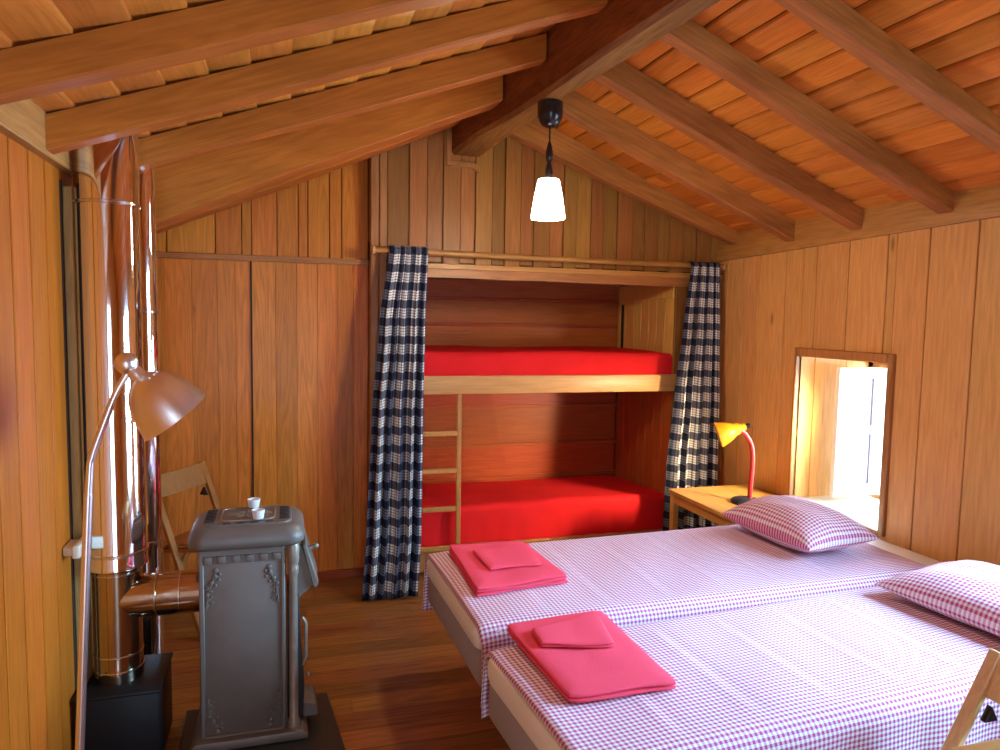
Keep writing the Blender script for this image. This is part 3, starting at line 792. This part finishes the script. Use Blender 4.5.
# ------------------------------------------------------------------ bedside table and lamp
TZ = .540
tb = thing('bedside_table', (2.34, 3.3, 0), 'small pale wooden table between the far bed and the right curtain', 'table')
TX0, TX1, TY0, TY1 = 2.085, 2.612, 2.985, 3.590
m = MB()
for i in range(3):
    a = TX0 + (TX1 - TX0) * i / 3; m.box((a + .0002, TY0, TZ - .022), (a + (TX1 - TX0) / 3 - .0002, TY1, TZ), 0, .002)
m.build('tabletop', M['pale_y'], tb)
m = MB(); m.box((TX0 + .014, TY0 + .04, TZ - .075), (TX0 + .032, TY1 - .04, TZ - .0225), 0, .002); m.box((TX1 - .032, TY0 + .04, TZ - .075), (TX1 - .014, TY1 - .04, TZ - .0225), 0, .002)
m.box((TX0 + .04, TY1 - .032, TZ - .075), (TX1 - .04, TY1 - .014, TZ - .0225), 0, .002); m.box((TX0 + .04, TY0 + .014, TZ - .075), (TX1 - .04, TY0 + .032, TZ - .0225), 0, .002)
m.build('apron', M['pale_y'], tb)
for xx in (TX0 + .026, TX1 - .026):
    for yy in (TY0 + .026, TY1 - .026):
        m = MB(); m.box((xx - .018, yy - .018, .0005), (xx + .018, yy + .018, TZ - .0225), 0, .003); m.build('leg', M['pale_z'], tb)
lx, ly = 2.368, 3.235
dl = thing('desk_lamp', (lx, ly, TZ), 'small desk lamp with yellow shade and red stem on the bedside table', 'lamp')
m = MB(); m.lathe([(.078, TZ + .0005), (.080, TZ + .006), (.078, TZ + .014), (.068, TZ + .022), (.02, TZ + .026)], (lx - .035, ly - .02, 0), 40); m.build('base', M['navy'], dl)
stem = catmull([(lx - .008, ly - .01, TZ + .02), (lx - .004, ly - .01, TZ + .12), (lx, ly - .01, TZ + .22), (lx - .010, ly - .01, TZ + .300), (lx - .045, ly - .01, TZ + .358), (lx - .085, ly - .01, TZ + .392)])
m = MB(); m.tube(stem, .0125, 16); m.build('stem', M['red_tube'], dl)
ax = Vector((-.86, .42, -.36)).normalized(); h0 = Vector((lx - .062, ly - .01, TZ + .405))
m = MB(); m.lathe([(.002, -.012), (.017, -.008), (.019, .006), (.024, .020), (.031, .034), (.033, .05), (.042, .064), (.056, .094), (.067, .130), (.069, .138), (.0665, .138), (.055, .098), (.043, .070), (.01, .06)], h0, 40, axis=ax); hs = m.build('lamp_shade', M['yellow'], dl)
m = MB(); m.lathe([(.002, -.034), (.012, -.032), (.014, -.016), (.012, -.008)], h0, 20, axis=ax); m.build('switch', M['black_plastic'], hs)
m = MB(); m.lathe([(.012, .055), (.016, .075), (.026, .105), (.020, .128), (.002, .136)], h0, 20, axis=ax); m.build('bulb', M['white_ceramic'], hs)

# ------------------------------------------------------------------ beds
def turn(objs, px, py, a):
    T = Matrix.Translation((px, py, 0)) @ Matrix.Rotation(math.radians(a), 4, 'Z') @ Matrix.Translation((-px, -py, 0))
    for o in objs: o.data.transform(T)
def bed(y0, y1, x0, x1, label):
    b = thing('single_bed', ((x0 + x1) / 2, (y0 + y1) / 2, 0), label, 'bed', 'single beds under gingham covers')
    m = MB(); m.box((x0 + .010, y0 + .015, .315), (x1, y1 - .015, .438), 0, .022, seg=4); m.build('divan_base', M['divan'], b)
    m = MB(); R = []; n = 60
    def ringpts(z, ins, wob):
        pts = rrect(x0 + ins, x1 - ins, y0 + ins, y1 - ins, .07, z, 10)
        return [(p[0] + wob * math.sin(p[1] * 55) * (1 if p[0] < x0 + .2 else 0), p[1] + wob * math.sin(p[0] * 40), p[2]) for p in pts]
    for z, ins, w in ((.4385, .03, 0), (.446, .002, .001), (.470, -.003, .002), (.500, -.003, .002), (.514, .004, .002), (.5215, .03, .0), (.5235, .06, 0)): R.append(ringpts(z, ins, w))
    m.loft(R); m.build('mattress', M['mattress'], b)
    for xx in (x0 + .42, x1 - .2):
        for yy in (y0 + .10, y1 - .10):
            m = MB(); m.lathe([(.022, .0005), (.026, .02), (.030, .315)], (xx, yy, 0), 20); m.build('leg', M['iron_black'], b)
    return b
FB = (2.095, 2.872, .546, 2.585); NB = (1.335, 1.978, .552, 2.535)
bd1 = bed(FB[0], FB[1], FB[2], FB[3], 'farther single bed, the one next to the bunks and bedside table')
bd2 = bed(NB[0], NB[1], NB[2], NB[3], 'nearer single bed, in front of the other bed')

def cover(b, x0, x1, zdA, zdB, label, seed, creases, inner):
    """Gingham spread over a bed: b = (ylow, yhigh,..); zdA / zdB = hem height on the near and the far side."""
    y0, y1 = b[0], b[1]; rnd = random.Random(seed); ph = [rnd.uniform(0, 6) for _ in range(6)]
    top, r = .532, .052; o = .009
    pr = []                                        # (y, z, arc length, kind)
    def add(y, z):
        s = 0 if not pr else pr[-1][2] + math.hypot(y - pr[-1][0], z - pr[-1][1]); pr.append((y, z, s))
    nA = 14
    for k in range(nA + 1): add(y0 - o, zdA + (top - r - zdA) * k / nA)
    for k in range(1, 9): t = PI / 2 * k / 8; add(y0 - o + r - r * math.cos(t), top - r + r * math.sin(t))
    for k in range(1, 41): add(y0 - o + r + (y1 - y0 + 2 * o - 2 * r) * k / 40, top)
    for k in range(1, 9): t = PI / 2 * k / 8; add(y1 + o - r + r * math.sin(t), top - r + r * math.cos(t))
    for k in range(1, nA + 1): add(y1 + o, top - r - (top - r - zdB) * k / nA)
    R = []; UV = []; nx = 130
    xsx = [x0 + (x1 - x0) * i / nx for i in range(nx + 1)]
    lip = [(x0 - .006, -.012), (x0 - .005, -.007), (x0 - .003, -.003), (x0, -.001)]
    seq = [(x, d) for x, d in lip] + [(x, 0) for x in xsx[1:]]
    su = -.012
    px, pd_ = seq[0]
    for x, d in seq:
        su += math.hypot(x - px, d - pd_); px, pd_ = x, d
        ring = []; uv = []
        for (y, z, s) in pr:
            side = max(0, (top - r * .5 - z) / (top - .25))
            sgn = -1 if y < (y0 + y1) / 2 else 1
            fx = math.exp(-max(0, x - x0) * 5)
            wave = side * (.010 * math.sin(x * 24 + ph[0]) + .012 * math.sin(x * 9 + ph[1]))
            calm = math.exp(-max(0, x - x0) * 2.2) if sgn == inner else 1
            yy = y + sgn * calm * (wave * .55 + .012 * side * abs(math.sin(x * 12 + ph[2])) + .016 * side * fx)
            zz = z
            near_side = min(y - y0 + o, y1 + o - y)
            flat = max(0, min(1, (near_side - .03) / .10)); flat = flat * flat * (3 - 2 * flat)
            zz += flat * (.0022 * math.sin(8 * x + 3 * y + ph[3]) + .0016 * math.sin(17 * x - 12 * y + ph[4]))
            for cx in creases: zz += flat * (.0022 * math.exp(-((x - cx - .03 * (y - y0)) / .012) ** 2) - .0016 * math.exp(-((x - cx - .03 * (y - y0) - .03) / .02) ** 2))
            # the corner at the foot droops
            zz -= .012 * math.exp(-max(0, x - x0) * 14) * math.exp(-max(0, near_side) * 12) * (1 if z > top - r else .4)
            if d < 0: zz = zz + d if z > top - .02 else zz + d * .3
            hang = .014 * math.sin(x * 7 + ph[5]) * side
            ring.append((x - (.006 * side if d < 0 else 0), yy, zz + hang)); uv.append((su, s + .0))
        R.append(ring); UV.append(uv)
    m = MB(); m.loft(R, closed=False, uvs=UV)
    ob = m.build('bedspread', M['gingham'])
    md = ob.modifiers.new('cloth', 'SOLIDIFY'); md.thickness = .003; md.offset = 1
    return tag(ob, label, 'bedspread', 'gingham bedspreads')
sp1 = cover(FB, .558, 2.43, .262, .262, 'pink and white gingham bedspread on the farther bed', 1, [.78, 1.02, 1.26, 1.5, 1.74, 1.98, 2.22], -1)
sp2 = cover(NB, .568, 2.56, .20, .33, 'pink and white gingham bedspread on the nearer bed', 2, [.82, 1.06, 1.30, 1.54, 1.78, 2.02, 2.26], 1)
turn(list(bd1.children) + [sp1], .556, 2.872, 2.0); turn(list(bd2.children) + [sp2], .552, 1.978, 4.6)
# white under-sheet at the head of the far bed
m = MB(); R = []
for i in range(11):
    x = 2.36 + .222 * i / 10; e = max(0, x - 2.54)
    R.append([(x, FB[0] - .002 + .02, .45), (x, FB[0] + .012, .50), (x, FB[0] + .045, .5265 - e * .2)] + [(x, FB[0] + .045 + (FB[1] - FB[0] - .09) * k / 10, .5275 - e * .3) for k in range(1, 10)] + [(x, FB[1] - .045, .5265 - e * .2), (x, FB[1] - .012, .50), (x, FB[1] - .018, .45)])
m.loft(R, closed=False); o = m.build('bed_sheet', M['sheet']); md = o.modifiers.new('cloth', 'SOLIDIFY'); md.thickness = .002; md.offset = 1
turn([o], .556, 2.872, 2.0)
tag(o, 'white under sheet showing at the head of the farther bed', 'sheet')

def pillow(cx, cy, zb, L, W, H, rotz, tilt, label):
    m = MB(); n = 26; R1 = []; UV1 = []; Rb = []
    rot = Matrix.Rotation(rotz, 4, 'Z') @ Matrix.Rotation(tilt, 4, 'Y')
    rnd = random.Random(int(cx * 100)); ph = rnd.uniform(0, 6)
    def pt(u, v, s):
        a, c = 1 - u ** 4, 1 - v ** 4
        # corners stick out, edges pull in
        k = 1 - .075 * (1 - abs(u) ** 2.2) * abs(v) ** 3
        k2 = 1 - .075 * (1 - abs(v) ** 2.2) * abs(u) ** 3
        x, y = u * W / 2 * k2, v * L / 2 * k
        hgt = max(0, (1 - abs(u) ** 2.6) * (1 - abs(v) ** 2.6)) ** .55
        wr = .004 * math.sin(9 * u + 4 * v + ph) * hgt
        z = s * H / 2 * hgt * (1.25 if s > 0 else .75) + wr
        return rot @ Vector((x, y, z)) + Vector((cx, cy, zb + H * .375))
    for s in (1, -1):
        R = []; UV = []
        for i in range(n + 1):
            u = -1 + 2 * i / n; u = math.sin(u * PI / 2)
            R.append([pt(u, math.sin((-1 + 2 * j / n) * PI / 2), s) for j in range(n + 1)])
            UV.append([(u * W / 2 * 1.08, math.sin((-1 + 2 * j / n) * PI / 2) * L / 2 * 1.06) for j in range(n + 1)])
        m.loft(R, closed=False, uvs=UV)
    bmesh.ops.remove_doubles(m.bm, verts=m.bm.verts[:], dist=.0005)
    return tag(m.build('pillow', M['gingham_pillow'], smooth=True), label, 'pillow', 'gingham pillows')
pillow(2.150, 2.605, .5365, .55, .38, .180, .08, -.03, 'plump pink gingham pillow on the farther bed below the small window')
pillow(2.250, 1.725, .5385, .60, .46, .140, .10, -.05, 'pink gingham pillow on the nearer bed, cut by the right edge of the photo')

def towel(q, z, layers, th, label, group, rnd, fold=.0, name='towel'):
    """Folded towel: quad corners far-left, far-right, near-right, near-left; a stack of folded layers closed along the left edge."""
    m = MB(); rn = random.Random(rnd); A, B, Cc, Dd = [Vector((p[0], p[1], 0)) for p in q]
    n = 22
    ctr = (A + B + Cc + Dd) / 4
    for L in range(layers):
        ins = .0035 * L * rn.uniform(.2, 1.0); ph = rn.uniform(0, 6)
        z0 = z + L * th
        rows = []
        def base(u, v):
            p = A * (1 - u) * (1 - v) + B * u * (1 - v) + Cc * u * v + Dd * (1 - u) * v
            # round the corners
            du, dv = min(u, 1 - u), min(v, 1 - v)
            k = max(0, .09 - du) * max(0, .09 - dv) * 3.0
            p = p + (ctr - p) * k
            p = p + (ctr - p).normalized() * ins
            p.y += .004 * math.sin(6 * u + ph) * v
            return p
        R = []
        ring_uv = [(i / n, 0) for i in range(n)] + [(1, i / n) for i in range(n)] + [(1 - i / n, 1) for i in range(n)] + [(0, 1 - i / n) for i in range(n)]
        for f, zz in ((.010, 0), (.002, th * .2), (0, th * .5), (.002, th * .8), (.010, th * .985)):
            ring = []
            for u, v in ring_uv:
                p = base(u, v); d = (ctr - p).normalized(); p = p + d * f
                ring.append((p.x, p.y, z0 + zz + (.0018 * math.sin(7 * u + ph)) * L * .6))
            R.append(ring)
        # close with a top built from inner rings
        for k in (.25, .5, .75, .97):
            ring = []
            for u, v in ring_uv:
                p = base(u, v); p = p + (ctr - p) * k
                ring.append((p.x, p.y, z0 + th + .0012 * math.sin(9 * p.x * 4 + p.y * 13 + ph) + (.0018 * math.sin(7 * u + ph)) * L * .6 * (1 - k)))
            R.append(ring)
        m.loft(R)
    return tag(m.build(name, M['towel'], smooth=True), label, 'towel', group)
tz = .5375
towel([(.632, 2.820), (.950, 2.800), (.985, 2.370), (.622, 2.318)], tz, 3, .0105, 'large folded coral red towel on the farther bed', 'large folded towels', 1)
towel([(.702, 2.690), (.945, 2.725), (.920, 2.480), (.712, 2.470)], tz + .0345, 1, .011, 'small folded red cloth on top of the farther bed towel', 'small folded towels', 2)
towel([(.640, 2.045), (.975, 2.075), (.975, 1.590), (.672, 1.600)], tz, 2, .0130, 'large folded coral red towel on the nearer bed', 'large folded towels', 3)
towel([(.692, 1.955), (.940, 2.035), (.896, 1.800), (.690, 1.850)], tz + .0285, 2, .0065, 'small folded red cloth on top of the nearer bed towel', 'small folded towels', 4)

# ------------------------------------------------------------------ folding chairs
def folding_chair(loc, ang, label, k=1., W=.36, zs=1., wd='chair'):
    """Front is local -Y.  Long side rails lean back from the front feet; shorter rear legs cross them."""
    c = thing('folding_chair', (0, 0, 0), label, 'chair', 'wooden folding chairs')
    fy = lambda z: -.145 * k + (.28 * k) * z / .775
    for sx in (-1, 1):
        x = sx * W / 2
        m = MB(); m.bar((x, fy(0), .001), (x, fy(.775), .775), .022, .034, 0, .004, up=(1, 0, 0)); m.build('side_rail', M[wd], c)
        xi = sx * (W / 2 - .026)
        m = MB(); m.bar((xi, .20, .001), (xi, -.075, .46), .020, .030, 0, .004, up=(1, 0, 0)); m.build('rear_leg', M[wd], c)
        m = MB(); cz = .625; m.prism([(fy(cz) + .002, cz - .022), (fy(cz) + .046, cz - .022), (fy(cz) + .024, cz + .022)], 'x', xi - .006, xi + .012 * 1, 0, .003); m.build('plastic_cap', M['black_plastic'], c)
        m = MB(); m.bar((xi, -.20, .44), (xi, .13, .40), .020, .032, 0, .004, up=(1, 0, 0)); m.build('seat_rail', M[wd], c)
    for i in range(5):
        y = -.20 + i * .066; z = .462 - .008 * i
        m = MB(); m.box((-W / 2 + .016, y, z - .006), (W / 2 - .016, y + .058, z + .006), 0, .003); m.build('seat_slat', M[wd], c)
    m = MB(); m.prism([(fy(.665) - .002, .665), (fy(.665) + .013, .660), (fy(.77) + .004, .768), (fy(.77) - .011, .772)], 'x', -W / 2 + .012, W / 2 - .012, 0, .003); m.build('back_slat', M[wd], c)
    for sx in (-1, 1):
        m = MB(); m.lathe([(.008, 0), (.008, .004), (.004, .006)], (sx * (W / 2 - .05), fy(.715) + .004, .715), 12, axis=(0, -1, .27)); m.build('screw_cap', M['iron_black'], c)
    m = MB(); m.bar((-W / 2 + .03, .15, .085), (W / 2 - .03, .15, .085), .018, .026, 0, .003); m.build('stretcher', M[wd], c)
    c.rotation_euler = (0, 0, ang); c.location = loc; c.scale = (1, 1, zs)
    return c
folding_chair((-.395, 3.67, 0), math.radians(58), 'beech folding chair standing behind the stove against the panelled wall', 1., .36, .955, 'chair_shaded')
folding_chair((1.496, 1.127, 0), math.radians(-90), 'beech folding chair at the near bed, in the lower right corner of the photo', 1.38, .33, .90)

# corner of the wooden table the photo was taken over
tt = thing('dining_table', (1.7, .70, 0), 'wooden table whose edge shows in the bottom right corner of the photo', 'table')
m = MB(); m.box((1.12, .05, .722), (2.35, .943, .750), 0, .006, seg=2); m.build('tabletop', M['pale_x'], tt)
for ya in (.11, .860):
    m = MB(); m.box((1.20, ya, .64), (2.28, ya + .02, .7215), 0, .002); m.build('apron', M['pale_x'], tt)
for xx in (1.20, 2.28):
    for yy in (.12, .870):
        m = MB(); m.box((xx - .025, yy - .025, .0005), (xx + .025, yy + .025, .7215), 0, .004); m.build('leg', M['pale_z'], tt)

# ------------------------------------------------------------------ light
w = bpy.data.worlds.new('World'); bpy.context.scene.world = w; w.use_nodes = True
bg = w.node_tree.nodes['Background']; bg.inputs[0].default_value = (.72, .84, 1.0, 1); bg.inputs[1].default_value = 3.0
def area(name, loc, target, sx, sy, power, col):
    l = bpy.data.lights.new(name, 'AREA'); l.shape = 'RECTANGLE'; l.size = sx; l.size_y = sy; l.energy = power; l.color = col
    o = bpy.data.objects.new(name, l); C.objects.link(o); o.location = loc
    o.rotation_euler = (Vector(target) - Vector(loc)).to_track_quat('-Z', 'Z').to_euler()
    return o
DAY = (.33, .66, 1.0)
area('window_daylight', (XO + .12, 2.93, .95), (XR - 1, 2.93, .75), .75, .9, 65, DAY)
area('assumed_window_daylight', (XR + .75, 1.10, 1.62), (.6, 1.75, .45), 1.7, 1.5, 190, DAY).data.spread = math.radians(125)  # lamp outside the assumed window, added to light the beds
area('doorway_daylight', (.02, YF - .15, 1.0), (.3, 3, .8), .9, 1.9, 14, DAY)
# area lamp added in the reveal, standing in for sun bounced towards the bunks
o = area('reveal_bounce_lamp', (2.765, 2.705, 1.08), (1.80, 4.20, .52), .15, .30, 6.6, (1, .80, .50)); o.data.spread = math.radians(58)
l = bpy.data.lights.new('pendant_bulb', 'POINT'); l.energy = 19; l.color = (1, .86, .62); l.shadow_soft_size = .05
o = bpy.data.objects.new('pendant_bulb', l); C.objects.link(o); o.location = (1.083, 2.948, 1.89)

# sun added through the unseen doorway; its floor bounce warms the rafter undersides
l = bpy.data.lights.new('added_doorway_sun', 'SUN'); l.energy = 8; l.color = (1, .86, .66); l.angle = math.radians(1)
o = bpy.data.objects.new('added_doorway_sun', l); C.objects.link(o); o.location = (0, -3, 3)
o.rotation_euler = Vector((.05, .74, -.67)).to_track_quat('-Z', 'Z').to_euler()

# ------------------------------------------------------------------ camera
cam = bpy.data.cameras.new('camera'); co = bpy.data.objects.new('camera', cam); C.objects.link(co)
F, PITCH, YAW, ROLL = 720.03, .0808, .2903, -.0173
cam.sensor_width = 36; cam.lens = F / 1000 * 36; cam.clip_start = .05
fw = Vector((math.sin(YAW) * math.cos(PITCH), math.cos(YAW) * math.cos(PITCH), -math.sin(PITCH)))
rt = Vector((math.cos(YAW), -math.sin(YAW), 0)); up = rt.cross(fw)
cr_, sr_ = math.cos(ROLL), math.sin(ROLL)
r2 = rt * cr_ - up * sr_; u2 = rt * sr_ + up * cr_
co.matrix_world = Matrix(((r2.x, u2.x, -fw.x, 0), (r2.y, u2.y, -fw.y, 0), (r2.z, u2.z, -fw.z, 1.5), (0, 0, 0, 1)))
sc = bpy.context.scene; sc.camera = co
sc.view_settings.view_transform = 'Standard'; sc.view_settings.look = 'None'; sc.view_settings.gamma = 1
sc.view_settings.use_curve_mapping = False; sc.view_settings.exposure = .33
